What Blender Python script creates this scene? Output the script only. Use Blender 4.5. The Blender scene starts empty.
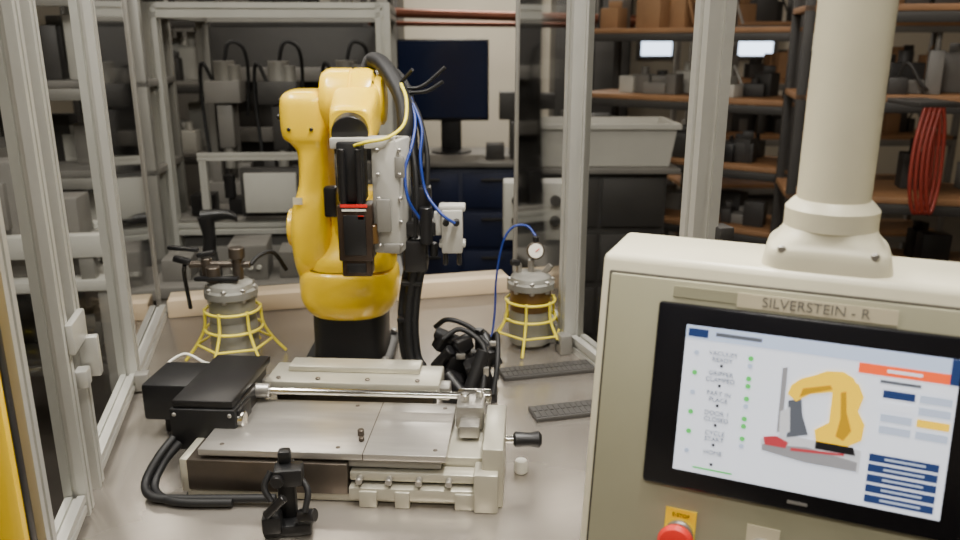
import bpy, bmesh, math, random
from mathutils import Vector, Matrix, Euler
random.seed(7)
S=bpy.context.scene
def lin(c):
    return c/12.92 if c<=0.04045 else ((c+0.055)/1.055)**2.4
def col(r,g,b): return (lin(r/255),lin(g/255),lin(b/255),1)
# ---------------------------------------------------------------- materials
def mat(name,rgb,rough=0.5,metal=0.0,var=0.12,scale=12,stretch=(1,1,1),bump=0.0,emit=0,coat=0.0):
    m=bpy.data.materials.new(name); m.use_nodes=True
    nt=m.node_tree; b=nt.nodes['Principled BSDF']
    c=col(*rgb)
    b.inputs['Roughness'].default_value=rough
    b.inputs['Metallic'].default_value=metal
    b.inputs['Coat Weight'].default_value=coat
    tc=nt.nodes.new('ShaderNodeTexCoord'); mp=nt.nodes.new('ShaderNodeMapping')
    mp.inputs['Scale'].default_value=stretch
    nt.links.new(tc.outputs['Object'],mp.inputs['Vector'])
    n=nt.nodes.new('ShaderNodeTexNoise'); n.inputs['Scale'].default_value=scale; n.inputs['Detail'].default_value=5
    nt.links.new(mp.outputs['Vector'],n.inputs['Vector'])
    r=nt.nodes.new('ShaderNodeValToRGB')
    r.color_ramp.elements[0].position=0.3; r.color_ramp.elements[1].position=0.7
    r.color_ramp.elements[0].color=(c[0]*(1-var),c[1]*(1-var),c[2]*(1-var),1)
    r.color_ramp.elements[1].color=(min(1,c[0]*(1+var)),min(1,c[1]*(1+var)),min(1,c[2]*(1+var)),1)
    nt.links.new(n.outputs['Fac'],r.inputs['Fac'])
    nt.links.new(r.outputs['Color'],b.inputs['Base Color'])
    if bump:
        bp=nt.nodes.new('ShaderNodeBump'); bp.inputs['Strength'].default_value=bump; bp.inputs['Distance'].default_value=0.002
        nt.links.new(n.outputs['Fac'],bp.inputs['Height']); nt.links.new(bp.outputs['Normal'],b.inputs['Normal'])
    if emit:
        b.inputs['Emission Color'].default_value=c; b.inputs['Emission Strength'].default_value=emit
    return m
def glass(name,tint=(0.84,0.85,0.84)):
    m=bpy.data.materials.new(name); m.use_nodes=True; nt=m.node_tree; nt.nodes.clear()
    o=nt.nodes.new('ShaderNodeOutputMaterial'); mx=nt.nodes.new('ShaderNodeMixShader')
    t=nt.nodes.new('ShaderNodeBsdfTransparent'); g=nt.nodes.new('ShaderNodeBsdfGlossy'); f=nt.nodes.new('ShaderNodeLayerWeight')
    t.inputs['Color'].default_value=(*tint,1); g.inputs['Roughness'].default_value=0.07
    f.inputs['Blend'].default_value=0.05
    nt.links.new(f.outputs['Fresnel'],mx.inputs[0]); nt.links.new(t.outputs[0],mx.inputs[1]); nt.links.new(g.outputs[0],mx.inputs[2])
    nt.links.new(mx.outputs[0],o.inputs[0]); return m
M={}
M['yellow']=mat('robot_yellow',(250,208,14),0.30,0,0.04,5,coat=0.4)
M['yellow2']=mat('wire_yellow',(235,218,60),0.4,0,0.05)
M['seam']=mat('seam_shadow_gap',(120,92,10),0.6,0,0.05)
M['black']=mat('black_plastic',(20,20,22),0.42,0,0.2)
M['rubber']=mat('black_rubber',(15,15,17),0.6,0,0.2)
M['dark']=mat('dark_anodised',(36,35,36),0.35,0.3,0.2)
M['rack']=mat('rack_grey',(66,64,62),0.6,0,0.1)
M['brown']=mat('dark_bronze_housing',(58,44,34),0.4,0.3,0.2)
M['alu']=mat('aluminium_extrusion',(190,189,182),0.38,0.45,0.06,6)
M['alud']=mat('aluminium_dull',(140,138,132),0.45,0.4,0.1,6)
M['steel']=mat('brushed_steel',(175,172,166),0.32,0.8,0.12,10,(1,14,1))
M['steelp']=mat('ground_steel_plate',(186,182,176),0.30,0.75,0.08,8,(1,10,1))
M['steeld']=mat('dark_steel',(98,90,82),0.35,0.8,0.3,9)
M['chrome']=mat('chrome',(220,218,212),0.12,1,0.02)
M['table']=mat('steel_tabletop',(172,165,156),0.27,0.7,0.12,3,(1,3,1),0.05)
M['cream']=mat('cream_powder_coat',(212,206,180),0.35,0,0.03,20)
M['creambar']=mat('nickel_bar',(192,188,172),0.32,0.5,0.06,20)
M['khaki']=mat('khaki_panel',(154,151,126),0.45,0,0.03,15)  # same coat as the cream enclosure, front-side shade put into the colour
M['strip']=mat('label_tape',(196,186,158),0.45,0,0.03,15)
M['gasket']=mat('gasket',(62,58,48),0.6)
M['bezel']=mat('bezel_black',(15,15,20),0.25,0,0.05)
M['blue']=mat('blue_hose',(26,52,130),0.35,0,0.05)
M['red']=mat('red_plastic',(215,40,32),0.4,0,0.05)
M['darkred']=mat('red_hose',(125,40,28),0.5,0,0.1)
M['white']=mat('white_plastic',(225,222,210),0.45,0,0.04)
M['lgrey']=mat('light_grey_paint',(176,174,166),0.5,0,0.08,4)
M['mgrey']=mat('grey_paint',(110,107,102),0.5,0,0.15,4)
M['dgrey']=mat('dark_grey_paint',(50,48,46),0.55,0,0.2,4)
M['navy']=mat('navy_cabinet',(26,35,66),0.5,0,0.15,3)
M['screenoff']=mat('monitor_glass',(20,29,56),0.15,0,0.05)
M['wood']=mat('shelf_wood',(136,100,68),0.6,0,0.15,4,(1,8,1))
M['tan']=mat('tan_laminate',(208,188,158),0.5,0,0.06,4)
M['card']=mat('cardboard',(132,100,70),0.8,0,0.12,5)
M['amber']=mat('amber_band',(105,78,40),0.35,0.2,0.2)
M['vessel']=mat('vessel_grey',(140,139,132),0.4,0.35,0.12,9)
M['wall']=mat('wall_paint',(176,164,142),0.8,0,0.05,2)
M['wallw']=mat('wall_white',(215,206,188),0.8,0,0.04,2)
M['floor']=mat('floor_epoxy',(62,57,52),0.4,0,0.2,1.5)
M['ceil']=mat('ceiling_paint',(120,114,106),0.9,0,0.1,2)
M['copper']=mat('copper_pipe',(118,68,48),0.4,0.5,0.1)
M['glass']=glass('polycarbonate_panel')
M['lamp']=mat('lamp_diffuser',(255,247,234),0.5,0,0.0,emit=7)
M['win']=mat('window_daylight',(215,232,255),0.5,0,0.0,emit=4.0)  # emissive colour for light mirrored in the clear panels, not a daylight opening
def ui(n,rgb,e=0.8):
    m=mat('ui_'+n,rgb,0.3,0,0.0,emit=e); m.cycles.emission_sampling='NONE'; return m
M['u_bg']=ui('background',(222,228,240)); M['u_or']=ui('orange',(240,90,40)); M['u_navy']=ui('navy',(34,56,105),0.5)
M['u_g']=ui('green',(80,190,90)); M['u_t']=ui('text',(90,95,105),0.5); M['u_b']=ui('button',(172,184,205))
M['u_y']=ui('yellow',(245,200,20)); M['u_gr']=ui('grey',(140,140,145),0.6); M['u_h']=ui('header',(180,196,224)); M['u_blk']=ui('black',(30,30,35),0.2)
M['u_yd']=ui('yellow_dark',(185,140,10),0.6); M['u_red']=ui('red',(180,60,70),0.6); M['u_lg']=ui('light_grey',(196,198,204),0.7)
# ---------------------------------------------------------------- geometry helpers
def empty(name,loc=(0,0,0),rot=(0,0,0),parent=None):
    e=bpy.data.objects.new(name,None); e.location=loc; e.rotation_euler=[math.radians(a) for a in rot]
    e.empty_display_size=0.05; S.collection.objects.link(e)
    if parent: e.parent=parent
    return e
def fin(parent,name,bm,m,smooth=True,ang=0.6):
    bmesh.ops.recalc_face_normals(bm,faces=bm.faces[:])
    for f in bm.faces: f.smooth=smooth
    if smooth:
        for e in bm.edges:
            if len(e.link_faces)==2:
                if e.calc_face_angle(0)>ang: e.smooth=False
    me=bpy.data.meshes.new(name); bm.to_mesh(me); bm.free()
    o=bpy.data.objects.new(name,me); S.collection.objects.link(o)
    if parent: o.parent=parent
    me.materials.append(M[m] if isinstance(m,str) else m)
    return o
def add_box(bm,c,s,rot=(0,0,0),bev=0.0):
    t=bmesh.new(); bmesh.ops.create_cube(t,size=1)
    for v in t.verts: v.co=Vector((v.co.x*s[0],v.co.y*s[1],v.co.z*s[2]))
    if bev>0: bmesh.ops.bevel(t,geom=t.edges[:],offset=min(bev,min(s)*0.45),segments=2,affect='EDGES',profile=0.5)
    R=Euler([math.radians(a) for a in rot]).to_matrix()
    for v in t.verts: v.co=R@v.co+Vector(c)
    me=bpy.data.meshes.new('t'); t.to_mesh(me); t.free(); bm.from_mesh(me); bpy.data.meshes.remove(me)
def box(parent,name,c,s,m,rot=(0,0,0),bev=0.003):
    bm=bmesh.new(); add_box(bm,c,s,rot,bev); return fin(parent,name,bm,m)
def boxes(parent,name,lst,m,bev=0.003):
    bm=bmesh.new()
    for l in lst: add_box(bm,l[0],l[1],l[2] if len(l)>2 else (0,0,0),bev)
    return fin(parent,name,bm,m)
def bb(x0,x1,y0,y1,z0,z1): return ((x0+x1)/2,(y0+y1)/2,(z0+z1)/2),(x1-x0,y1-y0,z1-z0)
def pane(parent,name,a,b,z0,z1):
    bm=bmesh.new(); bm.faces.new([bm.verts.new(v) for v in ((*a,z0),(*b,z0),(*b,z1),(*a,z1))]); return fin(parent,name,bm,'glass',smooth=False)
def add_lathe(bm,prof,loc=(0,0,0),d=(0,0,1),seg=32):
    q=Vector((0,0,1)).rotation_difference(Vector(d).normalized()); L=Vector(loc)
    rings=[]
    for r,z in prof:
        rings.append([bm.verts.new(L+q@Vector((r*math.cos(2*math.pi*i/seg),r*math.sin(2*math.pi*i/seg),z))) for i in range(seg)])
    for a,b in zip(rings,rings[1:]):
        for i in range(seg): bm.faces.new((a[i],a[(i+1)%seg],b[(i+1)%seg],b[i]))
    bm.faces.new(rings[0][::-1]); bm.faces.new(rings[-1])
def lathe(parent,name,prof,loc,m,d=(0,0,1),seg=32):
    bm=bmesh.new(); add_lathe(bm,prof,loc,d,seg); return fin(parent,name,bm,m)
def cylp(L,r,c=0.0015): 
    c=min(c,r*0.4,L*0.4); return [(r-c,0),(r,c),(r,L-c),(r-c,L)]
def cyl(parent,name,p0,p1,r,m,seg=24):
    a,b=Vector(p0),Vector(p1); return lathe(parent,name,cylp((b-a).length,r),a,m,b-a,seg)
def cyls(parent,name,lst,m,seg=20):
    bm=bmesh.new()
    for p0,p1,r in lst:
        a,b=Vector(p0),Vector(p1); add_lathe(bm,cylp((b-a).length,r),a,b-a,seg)
    return fin(parent,name,bm,m)
def cr(pts,sub):
    P=[Vector(p) for p in pts]; P=[P[0]*2-P[1]]+P+[P[-1]*2-P[-2]]; out=[]
    for i in range(1,len(P)-2):
        for k in range(sub):
            t=k/sub; a,b,c,d=P[i-1],P[i],P[i+1],P[i+2]
            out.append(0.5*((2*b)+(c-a)*t+(2*a-5*b+4*c-d)*t*t+(3*b-a-3*c+d)*t**3))
    out.append(P[-2]); return out
def add_tube(bm,pts,r,sub=8,seg=10,rib=0):
    P=cr(pts,sub) if len(pts)>2 else [Vector(p) for p in pts]
    prev=None; rings=[]
    for i,p in enumerate(P):
        t=(P[min(i+1,len(P)-1)]-P[max(i-1,0)]).normalized()
        if prev is None:
            n=t.orthogonal().normalized()
        else:
            n=(prev-t*prev.dot(t)).normalized()
        prev=n; b=t.cross(n); rr=r*(1+(rib if i%2 else 0))
        rings.append([bm.verts.new(p+(n*math.cos(2*math.pi*k/seg)+b*math.sin(2*math.pi*k/seg))*rr) for k in range(seg)])
    for a,b in zip(rings,rings[1:]):
        for i in range(seg): bm.faces.new((a[i],a[(i+1)%seg],b[(i+1)%seg],b[i]))
    bm.faces.new(rings[0][::-1]); bm.faces.new(rings[-1])
def tube(parent,name,pts,r,m,sub=8,seg=10,rib=0):
    bm=bmesh.new(); add_tube(bm,pts,r,sub,seg,rib); return fin(parent,name,bm,m,ang=1.2)
def tubes(parent,name,lst,r,m,sub=6,seg=8):
    bm=bmesh.new()
    for p in lst: add_tube(bm,p,r,sub,seg)
    return fin(parent,name,bm,m,ang=1.2)
def loft(parent,name,secs,m,axis='Z',sub=5,seg=48,ang=0.6):
    # secs: (s,c1,c2,h1,h2,n)
    P=[list(s) for s in secs]; P=[P[0]]+P+[P[-1]]; out=[]
    for i in range(1,len(P)-2):
        for k in range(sub):
            t=k/sub; a,b,c,d=P[i-1],P[i],P[i+1],P[i+2]
            out.append([0.5*((2*b[j])+(c[j]-a[j])*t+(2*a[j]-5*b[j]+4*c[j]-d[j])*t*t+(3*b[j]-a[j]-3*c[j]+d[j])*t**3) for j in range(6)])
    out.append(P[-2]); bm=bmesh.new(); rings=[]
    for s,c1,c2,h1,h2,n in out:
        ring=[]
        for i in range(seg):
            a=2*math.pi*i/seg; ca,sa=math.cos(a),math.sin(a)
            x=c1+max(h1,0.001)*math.copysign(abs(ca)**(2/n),ca); y=c2+max(h2,0.001)*math.copysign(abs(sa)**(2/n),sa)
            v={'Z':(x,y,s),'X':(s,x,y),'Y':(x,s,y)}[axis]; ring.append(bm.verts.new(v))
        rings.append(ring)
    for a,b in zip(rings,rings[1:]):
        for i in range(seg): bm.faces.new((a[i],a[(i+1)%seg],b[(i+1)%seg],b[i]))
    bm.faces.new(rings[0][::-1]); bm.faces.new(rings[-1])
    return fin(parent,name,bm,m,ang=ang)
PROF=[(-.5,-.5),(-.12,-.5),(-.12,-.36),(.12,-.36),(.12,-.5),(.5,-.5),(.5,-.12),(.36,-.12),(.36,.12),(.5,.12),(.5,.5),(.12,.5),(.12,.36),(-.12,.36),(-.12,.5),(-.5,.5),(-.5,.12),(-.36,.12),(-.36,-.12),(-.5,-.12)]
def extr(parent,name,p0,p1,w,m='alu',h=None):
    """T-slot aluminium profile between two points"""
    h=h or w; a,b=Vector(p0),Vector(p1); d=(b-a).normalized()
    up=Vector((0,0,1)) if abs(d.z)<0.9 else Vector((0,1,0))
    x=d.cross(up).normalized(); y=x.cross(d)
    bm=bmesh.new(); R=[]
    for e in (a,b): R.append([bm.verts.new(e+x*px*w+y*py*h) for px,py in PROF])
    n=len(PROF)
    for i in range(n): bm.faces.new((R[0][i],R[0][(i+1)%n],R[1][(i+1)%n],R[1][i]))
    bm.faces.new(R[0][::-1]); bm.faces.new(R[1])
    return fin(parent,name,bm,m,smooth=False)
def prism(parent,name,poly,y0,y1,m,bev=0,plane='XZ'):
    bm=bmesh.new(); R=[]
    for e in (y0,y1):
        R.append([bm.verts.new((a,e,b) if plane=='XZ' else (e,a,b)) for a,b in poly])
    n=len(poly)
    for i in range(n): bm.faces.new((R[0][i],R[0][(i+1)%n],R[1][(i+1)%n],R[1][i]))
    bm.faces.new(R[0][::-1]); bm.faces.new(R[1])
    if bev: bmesh.ops.bevel(bm,geom=bm.edges[:],offset=bev,segments=3,affect='EDGES',profile=0.5)
    return fin(parent,name,bm,m)
def quad(parent,name,x0,x1,z0,z1,y,m):
    bm=bmesh.new(); bm.faces.new([bm.verts.new(v) for v in ((x0,y,z0),(x1,y,z0),(x1,y,z1),(x0,y,z1))])
    me=bpy.data.meshes.new(name); bm.to_mesh(me); bm.free(); o=bpy.data.objects.new(name,me)
    S.collection.objects.link(o); o.parent=parent; me.materials.append(M[m]); return o
def text(parent,name,s,loc,size,m,rot=(90,0,0),align='LEFT'):
    c=bpy.data.curves.new(name,'FONT'); c.body=s; c.size=size; c.align_x=align; c.extrude=0.0002
    c.materials.append(M[m]); o=bpy.data.objects.new(name,c); S.collection.objects.link(o); o.parent=parent
    o.location=loc; o.rotation_euler=[math.radians(a) for a in rot]; return o

# ---------------------------------------------------------------- room
def room(name,x0,x1,y0,y1,z0,z1,m):
    return box(None,name,*bb(x0,x1,y0,y1,z0,z1),m,bev=0)
room('floor',-5,5,-3,8.6,-0.1,0,'floor')
room('ceiling',-5,5,-3,8.6,3.3,3.4,'ceil')
room('wall_back',-5,5,8.6,8.7,0,3.3,'wallw')
room('wall_front',-5,5,-3.1,-3,0,3.3,'wall')
room('wall_left',-5.1,-5,-3,8.6,0,3.3,'wall')
room('wall_right',5,5.1,-3,8.6,0,3.3,'wall')
for i,(x0,x1) in enumerate(((1.66,1.98),(2.66,3.02))):
    w=empty('window_%d'%(i+1),(0,0,0))  # framed glowing strip on the wall, added to imitate a reflection in the panels
    box(w,'pane',*bb(x0,x1,8.56,8.58,1.5,1.64),'win',bev=0)
    boxes(w,'frame',[bb(x0-.04,x1+.04,8.54,8.6,1.46,1.5),bb(x0-.04,x1+.04,8.54,8.6,1.64,1.68),bb(x0-.04,x0,8.54,8.6,1.5,1.64),bb(x1,x1+.04,8.54,8.6,1.5,1.64)],'mgrey')
d=empty('door_1'); box(d,'leaf',*bb(-3.6,-2.7,8.54,8.6,0,2.05),'dgrey')
boxes(d,'door_frame',[bb(-3.68,-3.6,8.52,8.6,0,2.13),bb(-2.7,-2.62,8.52,8.6,0,2.13),bb(-3.6,-2.7,8.52,8.6,2.05,2.13)],'mgrey')
cyl(d,'handle',(-2.85,8.5,1.0),(-2.85,8.54,1.0),.02,'chrome')
boxes(None,'baseboard_back',[bb(-5,-3.68,8.57,8.6,0,.1),bb(-2.62,5,8.57,8.6,0,.1)],'dgrey')

# ---------------------------------------------------------------- lamps
def lamp(name,loc,size,energy,color=(1,.95,.87)):
    e=empty(name,loc)
    box(e,'housing',(0,0,.03),(size[0]+.05,size[1]+.05,.06),'white')
    box(e,'diffuser',(0,0,-.005),(size[0],size[1],.01),'lamp',bev=0)
    l=bpy.data.lights.new(name+'_light','AREA'); l.shape='RECTANGLE'; l.size=size[0]; l.size_y=size[1]; l.energy=energy; l.color=color
    o=bpy.data.objects.new('tube_light',l); S.collection.objects.link(o); o.parent=e; o.location=(0,0,-.02)
lamp('ceiling_lamp',(0.35,1.15,2.95),(.25,1.2),78)
lamp('ceiling_lamp',(-1.0,1.3,3.0),(.2,1.2),56)
lamp('ceiling_lamp',(-.2,-.6,3.1),(1.2,.2),36)
lamp('ceiling_lamp',(1.9,3.0,3.1),(.2,1.2),15,(1,.88,.74))  # mid-room set from here includes extra fixtures added to brighten the background
lamp('ceiling_lamp',(-1.2,3.2,3.1),(1.2,.2),15,(1,.9,.78))
lamp('ceiling_lamp',(-2.6,4.6,3.1),(.2,1.2),16,(1,.9,.78))
lamp('ceiling_lamp',(0.5,4.4,3.1),(1.2,.2),16,(1,.88,.74))
lamp('ceiling_lamp',(0.0,7.0,3.1),(1.0,.2),85,(1,.93,.83))

# ---------------------------------------------------------------- robot cell (local frame rotated 14 deg)
cell=empty('robot_cell_enclosure',(0,0,0),(0,0,14))
PL,PR,QB,QM,QF=-.36,.685,2.30,1.80,.35
box(cell,'tabletop',*bb(PL-.03,PR+.07,QF,QB+.03,.875,.9),'table',bev=.002)
boxes(cell,'cabinet_panels',[bb(PL-.02,PR+.04,QF+.02,QB+.02,.12,.87)],'lgrey')
boxes(cell,'feet',[bb(p-.03,p+.03,q-.03,q+.03,0,.13) for p in(PL+.03,PR-.03) for q in (QF+.1,QB-.03)],'black')
for i,(p,q,w) in enumerate([(PL,QM,.04),(PR,QM,.050),(PL,1.375,.035),(PL,1.29,.035),(PL,1.07,.04),(PR+.055,1.30,.050),(PL,QF+.03,.04),(PR,QF+.03,.04)]):
    extr(cell,'post_%d'%(i+1),(p,q,.9),(p,q,2.3),w)
boxes(cell,'corner_angles',[bb(p-.006,p+.006,QB-.006,QB+.006,.9,2.3) for p in(PL,PR)],'alud')
for nm,a,b_,w in [('sill_left_rear',(PL,1.82,.92),(PL,QB-.025,.92),.04),('sill_left_door',(PL,1.395,.925),(PL,1.78,.925),.03),('sill_left_door_b',(PL,1.09,.925),(PL,1.27,.925),.03),
      ('sill_right',(PR+.045,1.33,.92),(PR+.01,1.77,.92),.04),('sill_right_rear',(PR,1.83,.92),(PR,QB-.025,.92),.04),
      ('rail_top_left',(PL,QF,2.32),(PL,QB,2.32),.04),('rail_top_right',(PR,QF,2.32),(PR,QB,2.32),.04),('rail_top_back',(PL,QB,2.36),(PR,QB,2.36),.04)]:
    extr(cell,nm,a,b_,w)
box(cell,'rear_ledge',*bb(PL+.025,PR-.025,QB-.03,QB+.06,.9,.95),'tan')
pane(cell,'clear_panel_1',(PL,1.395),(PL,1.78),.94,2.3); pane(cell,'clear_panel_2',(PL,1.09),(PL,1.27),.94,2.3); pane(cell,'clear_panel_3',(PL,1.82),(PL,2.294),.94,2.3)
pane(cell,'clear_panel_4',(PR+.045,1.33),(PR+.01,1.772),.94,2.3); pane(cell,'clear_panel_5',(PR,1.83),(PR,2.294),.94,2.3)
pane(cell,'clear_panel_6',(PL+.008,QB),(PR-.008,QB),.952,2.3)
boxes(cell,'door_hinges',[((PL+.022,1.333,1.20),(.012,.09,.05)),((PL+.022,1.333,1.12),(.02,.03,.03)),((PL+.03,1.365,1.145),(.03,.02,.07))],'alu')
boxes(cell,'corner_brackets',[((PR-.03,QM-.04,.925),(.03,.035,.05)),((PL+.03,QM-.03,.925),(.03,.03,.04)),((PR-.035,QM+.045,.925),(.03,.035,.05))],'alud')
cyls(cell,'bracket_screws',[((PR-.046,QM-.04,.93),(PR-.05,QM-.04,.93),.006),((PR-.051,QM+.045,.93),(PR-.055,QM+.045,.93),.006)],'dark',12)
boxes(cell,'door_latch',[((PR+.095,1.33,1.285),(.06,.05,.05)),((PR+.09,1.28,1.31),(.03,.04,.03))],'dgrey')
lc=empty('safety_light_curtain',(0,0,0),(0,0,14))
box(lc,'housing',(PL,1.0,1.35),(.04,.045,.9),'yellow',bev=.006)
box(lc,'lens_strip',(PL+.021,1.0,1.35),(.004,.02,.84),'black')
boxes(lc,'end_brackets',[((PL,1.0,.905),(.05,.05,.012)),((PL,1.0,1.8),(.05,.05,.012))],'dark')

# ---------------------------------------------------------------- robot arm
rb=empty('industrial_robot_arm',(-.315,1.87,.9))
loft(rb,'pedestal_base',[(0,0,0,.105,.12,6),(.016,0,0,.105,.12,6),(.018,0,0,.088,.1,5),(.06,0,0,.086,.095,5),(.128,0,0,.09,.095,3)],'black',sub=2)
boxes(rb,'connector_panel',[((.0,.105,.06),(.12,.03,.08))],'dark')
cyls(rb,'base_bolts',[((x,y,.016),(x,y,.026),.008) for x in(-.09,.09) for y in(-.1,.1)],'steel')
loft(rb,'turret_base',[(.112,.0,0,.080,.088,2.8),(.122,.0,0,.096,.1,2.8),(.14,.0,0,.110,.108,2.8),(.165,.0,0,.117,.112,3),(.205,.0,0,.117,.112,3),(.225,.0,0,.112,.108,3),(.232,.0,0,.104,.100,3)],'yellow',sub=4)
loft(rb,'turret_seam',[(.230,.0,0,.101,.098,3),(.236,.0,0,.101,.098,3)],'seam',sub=1)
loft(rb,'turret_yoke',[(.235,.012,0,.100,.102,3.4),(.26,.016,0,.094,.100,3.6),(.30,.03,.01,.078,.088,4),(.37,.035,.012,.070,.080,4),(.40,.036,.014,.062,.070,3.6),(.412,.036,.015,.045,.05,3)],'yellow',sub=4)
loft(rb,'lower_arm',[(.19,-.074,0,.026,.04,3),(.205,-.074,0,.042,.062,3.4),(.25,-.076,0,.048,.082,3.8),(.32,-.078,0,.050,.088,3.8),(.38,-.076,0,.044,.080,4),(.43,-.068,0,.036,.066,4.4),(.50,-.067,0,.036,.062,4.4),(.525,-.073,0,.044,.066,4.8),(.545,-.080,0,.054,.072,5),(.612,-.080,0,.055,.074,5),(.634,-.079,0,.050,.066,4),(.643,-.078,0,.036,.048,3.4)],'yellow',sub=4)
lathe(rb,'elbow_housing',[(.045,-.045),(.064,-.040),(.071,-.030),(.073,-.02),(.073,.024),(.0705,.026),(.0705,.030),(.073,.032),(.073,.062),(.068,.075),(.056,.080),(.054,.094),(.046,.100),(.02,.102)],(0,-.01,.618),'yellow',(1,0,0),48)
box(rb,'elbow_saddle',(.012,.02,.625),(.085,.10,.11),'yellow',bev=.022)
loft(rb,'elbow_motor_cover',[(.60,.050,.03,.040,.050,4),(.665,.050,.03,.040,.050,4),(.682,.048,.028,.034,.042,3),(.690,.048,.028,.018,.022,2.6)],'yellow')
cyls(rb,'elbow_cap_bolts',[((.072,-.01+.061*math.cos(a),.618+.061*math.sin(a)),(.080,-.01+.061*math.cos(a),.618+.061*math.sin(a)),.004) for a in [i*math.pi/4 for i in range(8)]],'dark',10)
loft(rb,'forearm_housing',[(-.190,.045,.572,.034,.036,4),(-.184,.045,.573,.044,.044,4.5),(-.13,.044,.586,.050,.048,5),(-.06,.042,.602,.052,.054,5),(0,.04,.612,.052,.056,4)],'yellow',axis='Y',sub=4)
cyls(rb,'forearm_bolts',[((.045+.034*sx,-.19,.572+.030*sz),(.045+.034*sx,-.186,.572+.030*sz),.004) for sx in(-1,1) for sz in(-1,1)],'dark',10)
cyl(rb,'shoulder_cap',(-.138,0,.32),(-.126,0,.32),.045,'yellow',32)
cyl(rb,'shoulder_axis_cap',(-.02,-.01,.32),(.114,-.01,.32),.060,'yellow',36)
cyls(rb,'arm_bolts',[((-.141,.045*math.cos(a),.585+.04*math.sin(a)),(-.134,.045*math.cos(a),.585+.04*math.sin(a)),.006) for a in [i*1.047 for i in range(6)]]+[((-.11+.05*i,-.078,.56),(-.11+.05*i,-.073,.56),.0045) for i in range(2)],'dark')
box(rb,'warning_label',(-.098,-.084,.40),(.022,.002,.016),'strip',bev=0)
boxes(rb,'j2_cover',[((-.022,-.085,.40),(.030,.03,.07))],'dark',bev=.006)
cyl(rb,'wrist_collar',(.045,-.185,.572),(.047,-.212,.565),.038,'dark',32)
box(rb,'tool_mount_plate',(.075,-.205,.548),(.135,.05,.022),'lgrey')
box(rb,'tool_side_plate',(.128,-.185,.435),(.060,.09,.24),'lgrey',rot=(0,0,-12),bev=.006)
boxes(rb,'side_plate_details',[((.150,-.232,.50),(.02,.012,.045)),((.115,-.238,.40),(.03,.012,.07)),((.13,-.238,.33),(.035,.012,.02))],'alud')
cyls(rb,'side_plate_screws',[((.105+.045*i,-.232,.535-.05*j),(.105+.045*i,-.240,.535-.05*j),.0045) for i in (0,1) for j in range(5)],'steel',12)
box(rb,'dispenser_upper_block',(.050,-.215,.49),(.056,.055,.125),'black',bev=.005)
cyls(rb,'dispenser_guide_rods',[((.034,-.25,.41),(.034,-.25,.54),.007),((.068,-.25,.41),(.068,-.25,.54),.007)],'dark')
boxes(rb,'dispenser_body',[((.056,-.225,.365),(.072,.06,.12)),((.056,-.225,.29),(.062,.05,.04))],'brown',bev=.004)
boxes(rb,'body_recess',[((.056,-.257,.362),(.046,.006,.085)),((.056,-.252,.29),(.040,.006,.02))],'black',bev=.002)
boxes(rb,'red_marking',[((.056,-.2575,.424),(.055,.003,.006)),((.07,-.2575,.400),(.012,.005,.008))],'red',bev=0)
box(rb,'white_marking',(.056,-.2575,.415),(.05,.003,.004),'white',bev=0)
cyl(rb,'gold_fitting',(.090,-.235,.34),(.090,-.235,.38),.012,'amber')
boxes(rb,'gripper_bracket',[((.185,-.17,.36),(.07,.05,.03)),((.175,-.17,.30),(.05,.06,.07)),((.19,-.17,.42),(.04,.04,.06))],'dark',bev=.004)
boxes(rb,'gripper_body',[((.255,-.175,.355),(.045,.05,.095)),((.255,-.175,.405),(.058,.04,.014)),((.255,-.175,.325),(.058,.04,.012)),((.225,-.175,.37),(.02,.03,.05))],'lgrey',bev=.004)
boxes(rb,'gripper_fingers',[((.240,-.18,.295),(.010,.03,.03)),((.270,-.18,.295),(.010,.03,.03))],'dark')
cyls(rb,'gripper_ports',[((.243,-.205,.38),(.243,-.225,.38),.007),((.265,-.205,.38),(.265,-.225,.38),.007),((.20,-.2,.33),(.20,-.2,.41),.014),((.215,-.19,.30),(.215,-.19,.33),.009)],'black')
tube(rb,'corrugated_hose',[(.055,.03,.68),(.068,.02,.705),(.095,-.02,.70),(.125,-.06,.665),(.148,-.1,.625),(.155,-.13,.58),(.15,-.14,.53)],.017,'rubber',sub=16,seg=14,rib=.12)
tube(rb,'corrugated_hose_b',[(.09,.02,.67),(.12,.0,.68),(.15,-.05,.65),(.165,-.1,.60),(.172,-.13,.5),(.185,-.14,.40)],.010,'rubber',sub=16,seg=12,rib=.12)
cyl(rb,'hose_clamp',(.053,.03,.672),(.056,.03,.688),.025,'dark')
tubes(rb,'cable_ties',[[(.15,-.08,.65),(.19,-.09,.655),(.240,-.1,.695)],[(.155,-.08,.64),(.20,-.09,.645),(.235,-.1,.665)],[(.14,-.08,.66),(.16,-.09,.68),(.17,-.1,.69)]],.004,'black')
tubes(rb,'blue_air_lines',[[(.16,-.1,.63),(.176,-.13,.59),(.172,-.17,.54),(.158,-.2,.49),(.165,-.22,.43),(.19,-.2,.38)],[(.165,-.1,.63),(.19,-.14,.57),(.188,-.17,.51),(.20,-.19,.44),(.235,-.225,.40),(.262,-.225,.38)]],.0034,'blue')
tubes(rb,'yellow_air_line',[[(.060,-.24,.545),(.09,-.26,.555),(.13,-.24,.562),(.158,-.19,.585),(.160,-.15,.63),(.145,-.1,.66)]],.0036,'yellow2')
tubes(rb,'black_cables',[[(.17,-.1,.62),(.19,-.13,.55),(.185,-.15,.48),(.20,-.16,.38)],[(.15,-.1,.64),(.18,-.11,.6),(.20,-.14,.52),(.20,-.16,.44),(.195,-.17,.36)],[(.14,-.1,.6),(.17,-.16,.53),(.18,-.19,.44),(.175,-.19,.34)]],.006,'rubber')
bm=bmesh.new()
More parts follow.
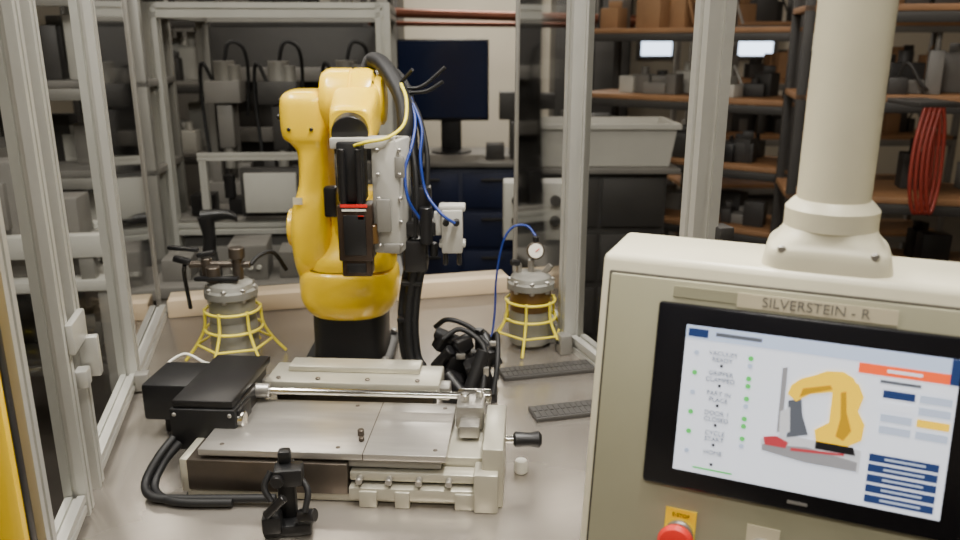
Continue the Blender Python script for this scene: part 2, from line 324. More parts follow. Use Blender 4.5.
for i,(dx,dy) in enumerate(((0,0),(.014,.008),(-.012,.010),(.004,-.014),(.018,-.01))):
    add_tube(bm,[(.175+dx,-.17+dy,.30),(.158+dx,-.165+dy,.22),(.150+dx,-.17+dy,.14),(.155+dx,-.18+dy,.07),(.168+dx,-.19+dy,.03+.004*i),(.176+dx*.8,-.19+dy,.014+.004*i)],.010,8,8)
fin(rb,'hose_trunk',bm,'rubber',ang=1.2)
boxes(rb,'hose_straps',[((.164,-.168,.235),(.045,.04,.01)),((.152,-.168,.15),(.045,.04,.01))],'black')

ga=empty('pneumatic_gripper_assembly',(-.022,1.625,.9))
boxes(ga,'body_blocks',[((-.03,.04,.055),(.06,.06,.06),(10,15,20)),((.02,-.01,.05),(.05,.05,.07),(0,-20,10)),((.01,.07,.05),(.08,.03,.045),(0,10,-15)),((.04,.03,.08),(.03,.04,.04),(15,0,30)),((-.04,-.01,.03),(.045,.045,.045),(0,25,0)),((.0,0,.010),(.12,.10,.020)),((-.06,.05,.10),(.035,.04,.04),(0,30,20)),((-.015,.02,.11),(.04,.03,.03),(0,-15,30))],'dark',bev=.005)
cyls(ga,'cylinders',[((-.075,.06,.12),(.0,.02,.10),.015),((.0,-.05,.03),(.03,-.02,.11),.015),((.03,.07,.11),(.06,.02,.06),.014),((-.05,-.03,.06),(-.01,-.06,.02),.013),((.02,.06,.08),(.02,.06,.13),.010),((-.078,.03,.05),(-.04,.01,.10),.013)],'black')
tubes(ga,'cables',[[(-.08,.10,.12),(-.05,.08,.145),(0,.07,.13),(.04,.04,.10)],[(-.06,.02,.12),(-.02,.03,.14),(.03,.0,.11),(.03,-.05,.05),(.02,-.08,.01)],[(.05,.07,.1),(.06,.05,.12),(.06,-.01,.08),(.05,-.05,.02)],[(-.04,.08,.05),(.02,.08,.12),(.055,.07,.07),(.06,.05,.01)]],.006,'rubber')
boxes(ga,'bright_details',[((.035,-.04,.07),(.012,.01,.02)),((-.02,.0,.088),(.02,.01,.012)),((.05,.02,.11),(.015,.012,.01))],'steel',bev=.002)

# ---------------------------------------------------------------- machining fixture
fx=empty('linear_slide_fixture',(-.235,1.29,.9),(0,0,-3.5))
boxes(fx,'base_plate',[bb(-.26,.26,-.095,.13,0,.018)],'creambar')
boxes(fx,'front_block',[bb(-.255,.02,-.10,-.02,.015,.072)],'steeld',bev=.003)
boxes(fx,'front_block_left_cap',[bb(-.268,-.252,-.098,-.02,.01,.072)],'creambar',bev=.003)
boxes(fx,'right_rails',[bb(.022,.245,-.108,-.078,.012,.034),bb(.022,.245,-.095,-.065,.040,.056),bb(.022,.245,-.06,.11,.018,.070)],'creambar',bev=.003)
boxes(fx,'rail_feet',[bb(.04,.07,-.112,-.07,0,.03),bb(.10,.125,-.112,-.09,0,.03),bb(.20,.235,-.112,-.09,0,.03)],'creambar',bev=.002)
cyls(fx,'rail_screws',[((x,-.110,.046),(x,-.094,.046),.006) for x in(.04,.09,.14,.19)],'steel',12)
boxes(fx,'carriage',[bb(-.22,.175,-.085,.105,.060,.076)],'alud',bev=.002)
boxes(fx,'top_plate',[bb(-.235,.185,-.095,.105,.078,.090)],'steelp',bev=.002)
boxes(fx,'plate_joint',[bb(.045,.0465,-.096,.106,.079,.0905)],'steeld',bev=0)
cyls(fx,'plate_screws',[((x,y,.0895),(x,y,.0912),.004) for x in(-.2,0,.165) for y in(-.075,.085)]+[((.03,-.03,.0895),(.03,-.03,.102),.006),((.035,-.05,.0895),(.035,-.05,.098),.005)],'steeld',12)
boxes(fx,'end_block',[bb(.245,.280,-.10,.07,0,.108)],'creambar',bev=.003)
boxes(fx,'end_block_foot',[bb(.232,.272,-.118,-.07,0,.07)],'creambar',bev=.003)
boxes(fx,'clamp_block',[bb(.19,.240,.03,.09,.076,.120),bb(.198,.235,-.005,.04,.076,.100)],'steel',bev=.004)
cyl(fx,'lead_screw_rod',(-.20,.10,.110),(.225,.10,.110),.0065,'chrome')
cyls(fx,'clamp_studs',[((.205,.055,.12),(.205,.055,.135),.008),((.23,.075,.12),(.23,.075,.134),.007),((.19,.1,.11),(.25,.1,.11),.014)],'chrome')
cyl(fx,'crank_shaft',(.28,.0,.075),(.30,.0,.075),.007,'chrome')
lathe(fx,'crank_handle',[(.009,0),(.014,.004),(.012,.03),(.015,.045),(.009,.050)],(.294,0,.075),'black',(1,0.05,0))
boxes(fx,'rear_support',[bb(-.19,.13,.19,.25,0,.07)],'steeld')
boxes(fx,'rear_bar',[bb(-.205,.145,.165,.265,.07,.10)],'creambar',bev=.004)
boxes(fx,'rear_bar_step',[bb(-.17,.10,.215,.265,.10,.112)],'creambar',bev=.003)
cyls(fx,'rear_bar_knobs',[((x,.163,.083),(x,.168,.083),.006) for x in(-.17,-.09,0,.08)]+[((x,.18,.10),(x,.18,.104),.005) for x in(-.18,-.1,0,.1)],'steeld',12)
boxes(fx,'rear_end_tabs',[bb(-.225,-.200,.17,.20,.065,.10),bb(.14,.165,.17,.21,.065,.092)],'steel')
boxes(fx,'motor_housing',[bb(-.315,-.195,-.02,.10,.045,.125)],'black',bev=.004)
boxes(fx,'motor_lid',[bb(-.31,-.20,-.015,.20,.125,.140),bb(-.24,-.190,-.01,.05,.085,.120)],'dark',bev=.003)
boxes(fx,'motor_back',[bb(-.30,-.21,.10,.20,.05,.124)],'black',bev=.004)
boxes(fx,'drive_box',[bb(-.425,-.31,.10,.22,.04,.115)],'black',bev=.006)
boxes(fx,'motor_foot',[bb(-.30,-.22,.0,.12,0,.046),bb(-.40,-.33,.13,.20,0,.042)],'dark')
cyls(fx,'motor_bolts',[((x,-.023,z),(x,-.019,z),.004) for x in(-.305,-.205) for z in(.055,.115)],'steel',10)
cyl(fx,'shaft_coupler',(-.197,.0,.10),(-.185,.0,.10),.014,'chrome')
cyl(fx,'coupler_rod',(-.20,.1,.11),(-.17,.1,.11),.014,'steel')
tubes(fx,'motor_cable',[[(-.31,-.01,.07),(-.325,-.05,.05),(-.335,-.09,.02),(-.31,-.12,.012),(-.26,-.120,.01),(-.18,-.118,.012),(-.10,-.115,.014)],[(-.30,-.02,.06),(-.32,-.05,.035),(-.32,-.09,.01),(-.27,-.128,.01),(-.17,-.126,.01)]],.0075,'rubber')
tubes(fx,'thin_cable',[[(-.40,.22,.06),(-.44,.24,.09),(-.41,.27,.11),(-.36,.25,.10),(-.32,.2,.12)]],.003,'white')

sc=empty('sensor_bracket_clamp',(-.305,1.115,.9),(0,0,8))
boxes(sc,'base',[((0,0,.010),(.075,.05,.02)),((-.022,-.02,.028),(.03,.03,.03))],'black',bev=.005)
boxes(sc,'upright',[((0,.012,.065),(.028,.024,.10)),((.006,-.004,.10),(.045,.035,.03)),((.0,.01,.125),(.02,.02,.022))],'black',bev=.005)
cyls(sc,'knobs',[((.02,-.02,.035),(.045,-.03,.04),.011),((-.01,-.03,.10),(-.01,-.01,.10),.010),((-.03,-.03,.045),(.0,-.03,.075),.007)],'dark')
tubes(sc,'lever',[[(.015,0,.1),(.035,-.02,.08),(.03,-.035,.05)],[(-.02,-.01,.11),(-.03,-.02,.09),(-.02,-.03,.07)]],.005,'rubber')
lathe(empty('white_bottle_cap',(.074,1.29,.9)),'cap',[(.010,0),(.012,.002),(.012,.018),(.010,.024),(.006,.025)],(0,0,0),'white')

def rack(loc,L,ang=14):
    e=empty('slotted_rack',loc,(0,0,ang))
    bm=bmesh.new(); add_box(bm,(0,0,.005),(L,.060,.010),bev=.002)
    n=int(L/.012)
    for j in range(2):
        for i in range(n): add_box(bm,(-L/2+.006+i*L/n,-.014+.028*j,.0105),(.009,.024,.002),bev=0)
    fin(e,'body',bm,'rack')
rack((.165,1.745,.9),.24); rack((.205,1.535,.9),.20)

# ---------------------------------------------------------------- vessels
def vessel(loc,s,variant):
    e=empty('pressure_vessel',loc)
    e.scale=(s,s,s)
    z0=.006
    lathe(e,'lower_body',[(.046,z0),(.054,z0+.006),(.054,z0+.083),(.050,z0+.092)],(0,0,0),'vessel')
    lathe(e,'band',[(.052,.097),(.052,.15)],(0,0,0),'amber' if variant else 'vessel')
    lathe(e,'lid',[(.054,.15),(.060,.153),(.060,.168),(.054,.172),(.050,.182),(.038,.190),(.02,.193)],(0,0,0),'vessel')
    cyls(e,'lid_bolts',[((.054*math.cos(a),.054*math.sin(a),.145),(.054*math.cos(a),.054*math.sin(a),.178),.006) for a in [i*math.pi/4 for i in range(8)]],'steel',10)
    bm=bmesh.new()
    for rr,zz in ((.062,.12),(.064,.075)):
        add_tube(bm,[(rr*math.cos(i*math.pi/12),rr*math.sin(i*math.pi/12),zz) for i in range(25)],.0035,2,8)
    for i in range(6):
        a=i*math.pi/3+.3; c,s_=math.cos(a),math.sin(a)
        add_tube(bm,[(.062*c,.062*s_,.125),(.065*c,.065*s_,.08),(.085*c,.085*s_,.04),(.113*c,.113*s_,.004)],.0036,6,8)
    for i in range(6):
        a=i*math.pi/3+.3; b=a+math.pi/3
        add_tube(bm,[(.085*math.cos(a),.085*math.sin(a),.04),(.085*math.cos(b),.085*math.sin(b),.04)],.003,1,8)
    fin(e,'wire_stand',bm,'yellow2',ang=1.2)
    return e
v1=vessel((.128,1.93,.9),1.0,1)
cyls(v1,'gauge_stem',[((.0,0,.19),(.0,0,.225),.008),((-.03,0,.185),(-.03,0,.215),.007),((.03,.0,.185),(.05,0,.21),.008)],'steel')
cyl(v1,'gauge_case',(.01,.008,.245),(.01,-.016,.25),.022,'steeld',32)
cyl(v1,'gauge_dial',(.01,-.0155,.25),(.01,-.0175,.2505),.018,'white',32)
box(v1,'gauge_needle',(.014,-.019,.253),(.013,.001,.002),'red',rot=(0,-40,0),bev=0)
cyls(v1,'valve',[((.01,-.004,.27),(.01,-.004,.285),.008),((-.03,0,.215),(-.05,-.01,.22),.008)],'dark')
tubes(v1,'blue_air_hose',[[(.01,-.004,.285),(-.01,.02,.305),(-.045,.03,.30),(-.070,.03,.26),(-.086,.03,.17),(-.090,.02,.08),(-.10,-.0,.02),(-.13,-.02,.006)]],.0030,'blue')
v2=vessel((-.60,1.84,.9),1.05,0)
cyls(v2,'fittings',[((-.05,0,.19),(-.05,0,.24),.012),((.02,0,.19),(.02,0,.24),.012),((-.09,0,.225),(.05,0,.225),.008),((-.03,-.02,.19),(-.03,-.02,.225),.016),((.02,0,.24),(.02,0,.265),.018)],'steeld')
boxes(v2,'valve_handles',[((-.105,0,.235),(.04,.018,.014),(0,15,0)),((-.05,0,.250),(.04,.018,.010),(0,-12,0)),((-.02,-.03,.20),(.10,.018,.010)),((-.10,0,.262),(.07,.014,.010),(0,5,0))],'black',bev=.004)
tubes(v2,'hoses',[[(.05,0,.225),(.065,.02,.24),(.09,.05,.24),(.11,.08,.19)],[(-.10,0,.225),(-.115,.03,.19),(-.12,.06,.1)]],.005,'rubber')

# ---------------------------------------------------------------- HMI
hm=empty('operator_control_panel',(.348,.775,1.268),(0,0,-23))
prism(hm,'enclosure',[(-.05,-.28),(.026,.148),(.145,.148),(.145,-.28)],-.235,.235,'cream',bev=.009,plane='YZ')
fc=empty('front_face',(0,0,0),(-10,0,0),hm)
box(fc,'gasket',(0,-.001,-.065),(.450,.006,.393),'gasket',bev=.002)
box(fc,'door_plate',(0,-.003,-.065),(.444,.008,.387),'khaki',bev=.002)
box(fc,'screen_bezel',(-.002,-.009,.0),(.325,.010,.208),'bezel',bev=.004)
W,H=.1315,.082
quad(fc,'screen_display',-W,W,-H,H,-.0145,'u_bg')
def U(n,u0,u1,v0,v1,m,y=-.0149): quad(fc,n,-W+2*W*u0,-W+2*W*u1,H-2*H*v1,H-2*H*v0,y,m)
U('ui_header',0,1,0,.09,'u_h'); U('ui_logo',0.01,.09,.02,.075,'u_navy',-.0151); U('ui_alarm',.66,.97,.095,.16,'u_or'); U('ui_corner',.97,1,.0,.16,'u_navy',-.0151)
U('ui_headline',.12,.30,.03,.055,'u_t',-.0151); U('ui_alarm_text',.76,.88,.118,.136,'u_bg',-.0151)
def dot(n,u,vv,m):
    bm=bmesh.new(); x,z=-W+2*W*u,H-2*H*vv
    bm.faces.new([bm.verts.new((x+.003*math.cos(a*math.pi/6),-.0150,z+.003*math.sin(a*math.pi/6))) for a in range(12)])
    me=bpy.data.meshes.new(n); bm.to_mesh(me); bm.free(); o=bpy.data.objects.new(n,me); S.collection.objects.link(o); o.parent=fc; me.materials.append(M[m])
labels=('VACUUM\nREADY','GRIPPER\nCLAMPED','PART IN\nPLACE','DOOR 1\nCLOSED','CYCLE\nSTART','HOME')
for i in range(6):
    v=.15+.135*i
    text(fc,'ui_text_%d'%i,labels[i],(-W+2*W*.155,-.0151,H-2*H*(v+.03)),.0070,'u_t',align='CENTER')
    U('ui_text_d%d'%i,.148,.160,v+.088,v+.108,'u_blk')
    dot('ui_dot_a%d'%i,.05,v+.03,'u_g' if i in(1,3,4) else 'u_b')
    if i<5: dot('ui_dot_b%d'%i,.265,v+.02,'u_g'); dot('ui_dot_c%d'%i,.265,v+.07,'u_g' if i%2 else 'u_b')
U('ui_footline',.08,.24,.955,.968,'u_g'); U('ui_title',.74,.88,.185,.205,'u_t')
for i in range(4):
    for j in range(2):
        v=.245+.075*i; u=.755+.125*j
        U('ui_btn_%d%d'%(i,j),u,u+.11,v,v+.05,'u_navy' if (i,j)==(0,0) else ('u_y' if (i,j)==(2,1) else ('u_bg' if (i,j)==(1,0) else 'u_b')))
for i in range(5): 
    U('ui_nav_%d'%i,.735,.975,.655+.066*i,.706+.066*i,'u_navy'); U('ui_navt_%d'%i,.79,.93,.674+.066*i,.686+.066*i,'u_b',-.0151)
def UP(n,pts,m,y=-.0152):
    pts=[(.53+(u-.52)*.98,.485+(v-.50)*1.02) for u,v in pts]
    bm=bmesh.new(); bm.faces.new([bm.verts.new((-W+2*W*u,y,H-2*H*v)) for u,v in pts])
    me=bpy.data.meshes.new(n); bm.to_mesh(me); bm.free(); o=bpy.data.objects.new(n,me); S.collection.objects.link(o); o.parent=fc; me.materials.append(M[m])
UP('ui_pic_base',[(.32,.70),(.42,.64),(.70,.66),(.70,.80),(.52,.80),(.33,.77)],'u_lg')
UP('ui_pic_base_side',[(.33,.73),(.50,.70),(.69,.74),(.69,.80),(.50,.80),(.33,.77)],'u_gr',-.0153)
UP('ui_pic_column',[(.375,.22),(.395,.21),(.40,.62),(.38,.64)],'u_gr',-.0153)
UP('ui_pic_tool',[(.41,.42),(.46,.40),(.47,.50),(.50,.62),(.42,.66)],'u_t',-.0154)
UP('ui_pic_tool_b',[(.385,.50),(.42,.46),(.43,.62),(.39,.66)],'u_lg',-.0155)
UP('ui_pic_red',[(.33,.68),(.38,.66),(.43,.69),(.42,.73),(.34,.73)],'u_red',-.0155)
UP('ui_pic_red_b',[(.44,.72),(.64,.70),(.64,.715),(.44,.74)],'u_red',-.0155)
UP('ui_pic_arm_upper',[(.405,.38),(.415,.32),(.45,.27),(.50,.235),(.54,.20),(.60,.19),(.64,.22),(.66,.27),(.62,.33),(.56,.33),(.49,.36),(.44,.42)],'u_y',-.0155)
UP('ui_pic_arm_lower',[(.57,.28),(.66,.25),(.685,.33),(.67,.42),(.70,.50),(.695,.60),(.64,.66),(.53,.65),(.52,.58),(.57,.52),(.57,.40)],'u_y',-.0156)
UP('ui_pic_arm_shade',[(.60,.32),(.62,.31),(.63,.44),(.655,.55),(.63,.62),(.60,.60),(.61,.48)],'u_yd',-.0157)
UP('ui_pic_arm_shade_b',[(.46,.33),(.56,.285),(.57,.31),(.49,.355),(.45,.39)],'u_yd',-.0157)
UP('ui_pic_base2',[(.53,.65),(.67,.65),(.68,.70),(.53,.70)],'u_blk',-.0157)
box(fc,'name_strip',(-.005,-.008,.1145),(.155,.002,.0155),'strip',bev=0)
box(fc,'name_strip_blank',(-.115,-.008,.116),(.07,.0015,.012),'khaki',bev=0)
text(fc,'name_lettering','SILVERSTEIN - R',(-.005,-.0095,.1100),.0150,'mgrey',align='CENTER')
box(fc,'bezel_logo',(0,-.0145,-.0935),(.02,.001,.003),'mgrey',bev=0)
def button(x,z,m,lab):
    box(fc,'legend_plate',(x,-.008,z),(.034,.002,.040),lab,bev=0)
    lathe(fc,'button_collar',[(.016,0),(.016,.006),(.013,.008)],(x,-.008,z-.008),'steel',(0,-1,0))
    lathe(fc,'button_head',[(.010,0),(.010,.012),(.019,.016),(.020,.022),(.017,.028),(.008,.030)],(x,-.014,z-.008),m,(0,-1,0))
button(-.118,-.150,'red','yellow'); button(-.03,-.150,'black','strip'); button(.055,-.150,'black','strip')
text(fc,'legend_text','E-STOP',(-.118,-.0095,-.1385),.006,'black',align='CENTER')
pb=empty('arm_mount',(.001,.085,.148),(0,0,0),hm)
loft(pb,'mount_block',[(-.001,0,0,.066,.054,6),(.018,0,0,.062,.052,6),(.026,0,0,.055,.048,5),(.034,0,0,.050,.046,3),(.040,0,0,.048,.046,2.2)],'cream',sub=3)
lathe(pb,'mount_collar',[(.044,.036),(.048,.040),(.048,.060),(.043,.066),(.039,.070)],(0,0,0),'cream',seg=48)
lathe(pb,'support_tube',[(.0375,.06),(.0375,1.87)],(0,0,0),'cream',seg=48)
cyls(pb,'mount_screws',[((.045*sx,-.045,.02),(.045*sx,-.051,.02),.005) for sx in(-1,1)],'steel',12)

# ---------------------------------------------------------------- background: neighbouring cell
bc=empty('assembly_machine_cell',(0,0,0),(0,0,4))
def BX(nm,*a,m='mgrey',bev=.004): return boxes(bc,nm,[bb(*a)],m,bev=bev)
x0,x1,y0,y1=-1.10,-.16,3.50,4.30
for i,(x,y) in enumerate(((x0,y0),(x1,y0),(x0,y1),(x1,y1))): extr(bc,'post_%d'%(i+1),(x,y,0),(x,y,1.80),.06,'alu' if i<2 else 'alud')
for i,z in enumerate((.86,1.77)):
    for j,(a,b) in enumerate((((x0,y0),(x1,y0)),((x0,y1),(x1,y1)),((x0,y0),(x0,y1)),((x1,y0),(x1,y1)))):
        extr(bc,'rail_%d_%d'%(i,j),(*a,z),(*b,z),.05 if i==0 else .06,'alu' if j==0 else 'alud')
BX('deck',x0,x1,y0,y1,.885,.90,m='mgrey')
BX('rear_shroud',x0+.03,x1-.03,y1-.01,y1+.01,.92,1.72,m='dgrey')
BX('lower_panel',x0+.04,x1-.04,y0-.005,y0+.01,.10,.83,m='dgrey')
boxes(bc,'drawer_fronts',[bb(x0+.06+i*.29,x0+.32+i*.29,y0-.02,y0-.004,.60-.2*j,.78-.2*j) for i in range(3) for j in range(3)],'mgrey')
cyls(bc,'drawer_knobs',[((x0+.19+i*.29,y0-.045,.69-.2*j),(x0+.19+i*.29,y0-.02,.69-.2*j),.014) for i in range(3) for j in range(3)],'lgrey',12)
for j,(a,b) in enumerate((((-.93,3.44,.90),(-.93,3.44,1.17)),((-.50,3.44,.90),(-.50,3.44,1.17)),((-.95,3.44,1.18),(-.48,3.44,1.18)))): extr(bc,'guard_frame_%d'%j,a,b,.03,'alu')
def station(px,py,s=1.0,m='mgrey'):
    boxes(bc,'station_frame',[((px,py,.95),(.22*s,.2,.10)),((px,py+.07,1.2),(.06,.05,.5)),((px,py,1.42),(.16*s,.16,.10)),((px,py-.02,1.26),(.07,.08,.2)),((px-.06,py-.04,1.06),(.05,.06,.12)),((px+.07,py-.03,1.04),(.06,.06,.09))],m)
    cyls(bc,'station_motors',[((px,py,1.47),(px,py,1.56),.05),((px,py-.03,1.06),(px,py-.03,1.16),.025),((px+.05,py-.02,1.46),(px+.05,py-.02,1.54),.03)],'alud')
    tubes(bc,'station_cables',[[(px,py,1.54),(px+.03,py,1.64),(px+.09,py+.02,1.62),(px+.1,py+.05,1.5),(px+.08,py+.06,1.3)],[(px-.05,py,1.45),(px-.1,py,1.55),(px-.12,py+.02,1.4),(px-.1,py,1.1)]],.009,'rubber')
station(-.93,3.95); station(-.66,3.85,1.1,'dgrey'); station(-.36,3.95,.9)
boxes(bc,'control_box',[((-.66,3.47,1.02),(.22,.05,.17))],'lgrey')
boxes(bc,'control_box_frame',[((-.66,3.49,1.02),(.26,.04,.21))],'dgrey')
boxes(bc,'tooling_blocks',[((-.98,3.6,.95),(.1,.1,.09)),((-.8,3.62,.94),(.14,.1,.07)),((-.42,3.6,.98),(.08,.1,.16)),((-.3,3.62,.94),(.1,.1,.08)),((-.86,3.58,1.03),(.04,.05,.1))],'dark')
boxes(bc,'cable_tray',[bb(-1.0,-.25,4.2,4.28,1.15,1.22),bb(-1.0,-.25,4.2,4.28,1.45,1.52)],'mgrey')

def shelving(name,loc,rz,L,D,zs,bm_='wood',fm='dgrey',top=1.75,deck=.028):
    e=empty(name,loc,(0,0,rz))
    boxes(e,'uprights',[bb(x-.02,x+.02,y-.02,y+.02,0,top) for x in(0.02,L-.02) for y in (.02,D-.02)],fm)
    boxes(e,'boards',[bb(0,L,0,D,z-deck,z) for z in zs],bm_)
    boxes(e,'edge_beams',[bb(.04,L-.04,-.004,.014,z-.075,z-deck-.002) for z in zs],fm)
    return e
def clutter(e,name,L,D,z,n,mats,hmin=.06,hmax=.22):
    for m in mats:
        bm=bmesh.new()
        for i in range(n):
            w=random.uniform(.05,.18); h=random.uniform(hmin,hmax); x=random.uniform(.06+w/2,L-.06-w/2); y=random.uniform(.1,D-.1)
            add_box(bm,(x,y,z+h/2),(w,.10,h),(0,0,random.uniform(-12,12)),.006)
            t=random.random()
            if t<.25: add_lathe(bm,cylp(h*.4,w*.2),(x,y,z+h),(0,0,1),12)
            elif t<.6: add_box(bm,(x+w*.1,y,z+h+.02),(w*.6,.07,.04),(0,0,20),.004)
            elif t<.8: add_tube(bm,[(x,y,z+h),(x+.03,y-.03,z+h+.06),(x+.09,y-.05,z+h*.6),(x+.12,y-.04,z+.02)],.008,5,6)
        fin(e,name,bm,m)
sl=shelving('storage_shelving',(-2.35,3.10,0),6,1.05,.45,(.35,.78,1.15,1.5,1.85),'mgrey','alud',top=2.1)
for z,n in((.35,4),(.78,5),(1.15,6),(1.5,5)): clutter(sl,'stored_parts',1.05,.45,z,n,('lgrey','dgrey','mgrey'),.08,.26)
sl2=shelving('storage_shelving',(-2.6,5.2,0),0,1.9,.5,(.5,.95,1.4,1.8),'mgrey','dgrey',top=2.2)
for z,n in((.95,7),(1.4,8),(1.8,5)): clutter(sl2,'stored_parts',1.9,.5,z,n,('lgrey','mgrey','dgrey','dgrey'),.1,.3)
cv=empty('conveyor_bench',(-1.95,2.62,0),(0,0,8))
boxes(cv,'beams',[bb(0,.66,0,.05,.92,1.0),bb(0,.66,.22,.27,.92,1.0),bb(0,.66,-.01,.28,.80,.84)],'lgrey')
boxes(cv,'legs',[bb(x,x+.04,y,y+.04,0,.80) for x in(.02,.60) for y in(0,.22)],'alud')
boxes(cv,'beam_posts',[bb(x,x+.05,y,y+.04,.84,.92) for x in(.05,.55) for y in(0.005,.225)],'alud')
boxes(cv,'machine_head',[bb(.15,.36,.06,.2,.84,1.25),bb(.42,.55,.06,.2,.84,1.12),bb(.18,.33,.03,.07,1.02,1.18)],'mgrey')
cyls(cv,'rollers',[((.08+.08*i,.05,.96),(.08+.08*i,.22,.96),.02) for i in range(8)],'alud',12)

wb=empty('workbench',(0,0,0),(0,0,8))
box(wb,'bench_top',*bb(-.80,.12,2.86,3.20,.76,.80),'mgrey')
boxes(wb,'bench_legs',[bb(x-.025,x+.025,y-.025,y+.025,0,.76) for x in(-.75,.07) for y in(2.9,3.16)],'alud')
boxes(wb,'bench_drawers',[bb(-.70,-.05,2.9,3.15,.42,.755)],'dgrey')
boxes(wb,'instruments',[bb(-.52,-.38,2.92,3.1,.80,.93),bb(-.34,-.2,2.93,3.08,.80,.90),bb(-.76,-.66,2.94,3.08,.80,.88)],'mgrey')
cyls(wb,'instrument_knobs',[((-.50+.03*i,2.905,.85),(-.50+.03*i,2.92,.85),.009) for i in range(4)],'lgrey',12)
ra=empty('toggle_press',(-.60,3.0,.80),(0,0,0),wb); ra.scale=(.75,.75,.75)
lathe(ra,'press_base',[(.055,0),(.055,.03),(.045,.05),(.04,.12)],(0,0,0),'dgrey')
loft(ra,'press_column',[(.1,0,0,.035,.04,2.5),(.2,.01,0,.03,.035,2.5),(.3,.0,0,.04,.04,2.5)],'dark')
loft(ra,'press_arm',[(-.02,0,.30,.035,.035,2.4),(.1,0,.31,.025,.025,2.4),(.15,0,.29,.018,.018,2.4)],'dark',axis='X')

dk=empty('computer_desk',(0,0,0))
box(dk,'desktop',*bb(-.60,.95,5.1,5.9,.87,.90),'mgrey')
boxes(dk,'drawer_cabinet',[bb(-.55,.30,5.14,5.85,.02,.868)],'navy')
boxes(dk,'drawer_faces',[bb(-.52+.41*i,-.14+.41*i,5.12,5.14,.08+.26*j,.31+.26*j) for i in range(2) for j in range(3)],'navy')
boxes(dk,'drawer_pulls',[bb(-.40+.41*i,-.26+.41*i,5.10,5.118,.26+.26*j,.275+.26*j) for i in range(2) for j in range(3)],'dgrey')
boxes(dk,'legs',[bb(.88,.93,y,y+.05,0,.87) for y in(5.15,5.8)],'dgrey')
mo=empty('computer_monitor',(-.25,5.6,.90))
box(mo,'screen',(0,0,.49),(.62,.04,.54),'bezel',bev=.006); box(mo,'panel',(0,-.021,.495),(.60,.003,.51),'screenoff',bev=0)
box(mo,'neck',(0.05,.03,.16),(.14,.04,.28),'black'); lathe(mo,'foot',[(.14,0),(.14,.012),(.05,.02)],(0.05,.02,0),'black')
ch=empty('desk_equipment',(.3,5.4,.90)); boxes(ch,'boxes',[((0,0,.12),(.2,.3,.24)),((.28,.05,.09),(.25,.3,.18)),((-.1,.1,.33),(.14,.14,.18)),((.3,.05,.24),(.1,.1,.12)),((-.2,-.1,.05),(.12,.14,.10)),((.1,.1,.36),(.2,.16,.1)),((.5,.0,.14),(.14,.2,.28))],'dgrey'); boxes(ch,'dials',[((.0,-.152,.16),(.12,.004,.06))],'lgrey',bev=0)
ts=empty('tote_stand',(0,0,0)); box(ts,'top',*bb(.22,1.04,4.12,4.6,.985,1.012),'mgrey'); boxes(ts,'cabinet',[bb(.28,.98,4.16,4.56,0,.982)],'dgrey'); boxes(ts,'drawer_faces',[bb(.30,.62,4.14,4.16,.1+.3*j,.36+.3*j) for j in range(3)]+[bb(.64,.96,4.14,4.16,.1+.3*j,.36+.3*j) for j in range(3)],'dgrey')
to=empty('storage_tote',(.64,4.36,1.012))
bm=bmesh.new()
ins=[(0,.34,.17),(.005,.35,.18),(.20,.375,.205),(.20,.395,.22),(.225,.395,.22),(.225,.365,.195),(.02,.33,.165)]
R=[]
for z,hx,hy in ins: R.append([bm.verts.new((sx*hx,sy*hy,z)) for sx,sy in((-1,-1),(1,-1),(1,1),(-1,1))])
for a,b in zip(R,R[1:]):
    for i in range(4): bm.faces.new((a[i],a[(i+1)%4],b[(i+1)%4],b[i]))
bm.faces.new(R[0]); bm.faces.new(R[-1]); fin(to,'shell',bm,'lgrey',smooth=False)
jb=empty('regulator_panel',(.19,2.75,0)); box(jb,'stand',(0,0,.5),(.06,.06,1.0),'alud'); box(jb,'foot',(0,0,.01),(.3,.3,.02),'dgrey'); box(jb,'box',(0,-.03,1.09),(.22,.10,.20),'lgrey',bev=.006)
cyls(jb,'dials',[((-.065+.065*i,-.08,1.13-.07*j),(-.065+.065*i,-.095,1.13-.07*j),.018) for i in range(3) for j in range(2)],'dgrey',16)

sr=shelving('wooden_shelving',(.60,5.12,0),-38,1.35,.5,(.25,.62,.98,1.34,1.72),'wood','dgrey',top=1.95)
for m_,z,n in((('dgrey','mgrey','lgrey'),1.34,5),(('dgrey','black','mgrey'),.98,4),(('dgrey','mgrey'),.62,5)): clutter(sr,'stored_parts',1.35,.5,z,n,m_,.05,.15)
clutter(sr,'stored_boxes',1.35,.5,1.72,3,('card','card','mgrey'),.12,.25)
sr2=shelving('wooden_shelving',(1.42,3.66,0),-14,1.6,.5,(.25,.62,.97,1.42,1.80),'wood','dgrey',top=2.1)
for m_,z,n in((('dgrey','mgrey','black'),1.42,6),(('dgrey','mgrey'),.97,5),(('dgrey','black'),.62,6)): clutter(sr2,'stored_parts',1.6,.5,z,n,m_,.06,.2)
clutter(sr2,'stored_boxes',1.6,.5,1.80,4,('card','dgrey'),.12,.25)
sr3=shelving('wooden_shelving',(1.5,5.9,0),0,2.0,.5,(.25,.62,.98,1.38,1.78),'wood','mgrey',top=2.1)
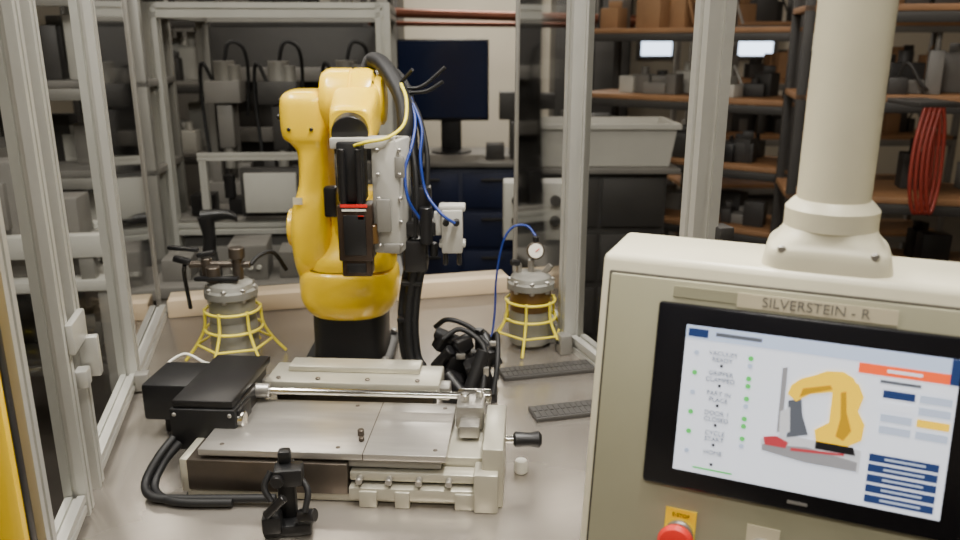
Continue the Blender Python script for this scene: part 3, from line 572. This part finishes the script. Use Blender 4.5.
for z in (.98,1.38,1.78): clutter(sr3,'stored_parts',2.0,.5,z,7,('dgrey','mgrey','card','dgrey'),.08,.20)
rh=empty('red_hose_coil',(1.74,3.18,0))
tubes(rh,'coils',[[(.02*i,0,1.40),(-.03+.02*i,-.02,1.25),(-.03+.022*i,-.03,1.08),(.01+.02*i,-.02,.98),(.04+.02*i,0,1.1),(.03+.02*i,0,1.3),(.02*i+.01,0,1.40)] for i in range(4)],.008,'darkred')
tubes(rh,'yellow_rope',[[(.16,-.02,1.40),(.20,-.03,1.2),(.19,-.03,1.05),(.22,-.02,.97)]],.007,'amber')
box(rh,'hook',(.05,.12,1.41),(.16,.26,.02),'dgrey')
pp=empty('copper_pipe_run',(0,0,0)); cyls(pp,'pipes',[((-.9,6.4,1.86),(1.2,6.4,1.80),.035),((-.9,6.5,1.78),(1.2,6.5,1.76),.02)],'copper'); boxes(pp,'hangers',[bb(-.7,-.67,6.36,6.54,1.72,3.3),bb(.9,.93,6.36,6.54,1.72,3.3)],'dgrey')
wc=empty('storage_cabinet',(0,0,0)); boxes(wc,'body',[bb(-3.2,-.75,7.6,8.3,0,2.3)],'dgrey'); boxes(wc,'doors',[bb(-3.15+.6*i,-2.6+.6*i,7.57,7.6,.05,2.25) for i in range(4)],'mgrey')
wc2=empty('storage_cabinet',(0,0,0)); boxes(wc2,'body',[bb(.70,1.40,7.7,8.3,0,2.3)],'dgrey'); boxes(wc2,'doors',[bb(.72+.34*i,1.04+.34*i,7.67,7.7,.05,2.25) for i in range(2)],'dgrey')

# ---------------------------------------------------------------- camera/world
cam=bpy.data.cameras.new('camera'); cam.lens=30; cam.sensor_width=36; cam.clip_start=.02
cam.dof.use_dof=True; cam.dof.focus_distance=1.3; cam.dof.aperture_fstop=4.5
co=bpy.data.objects.new('camera',cam); S.collection.objects.link(co); co.location=(0,0,1.65); co.rotation_euler=(math.radians(74),0,0); S.camera=co
w=bpy.data.worlds.new('world'); S.world=w; w.use_nodes=True; w.node_tree.nodes['Background'].inputs[0].default_value=(1,.85,.7,1); w.node_tree.nodes['Background'].inputs[1].default_value=.1
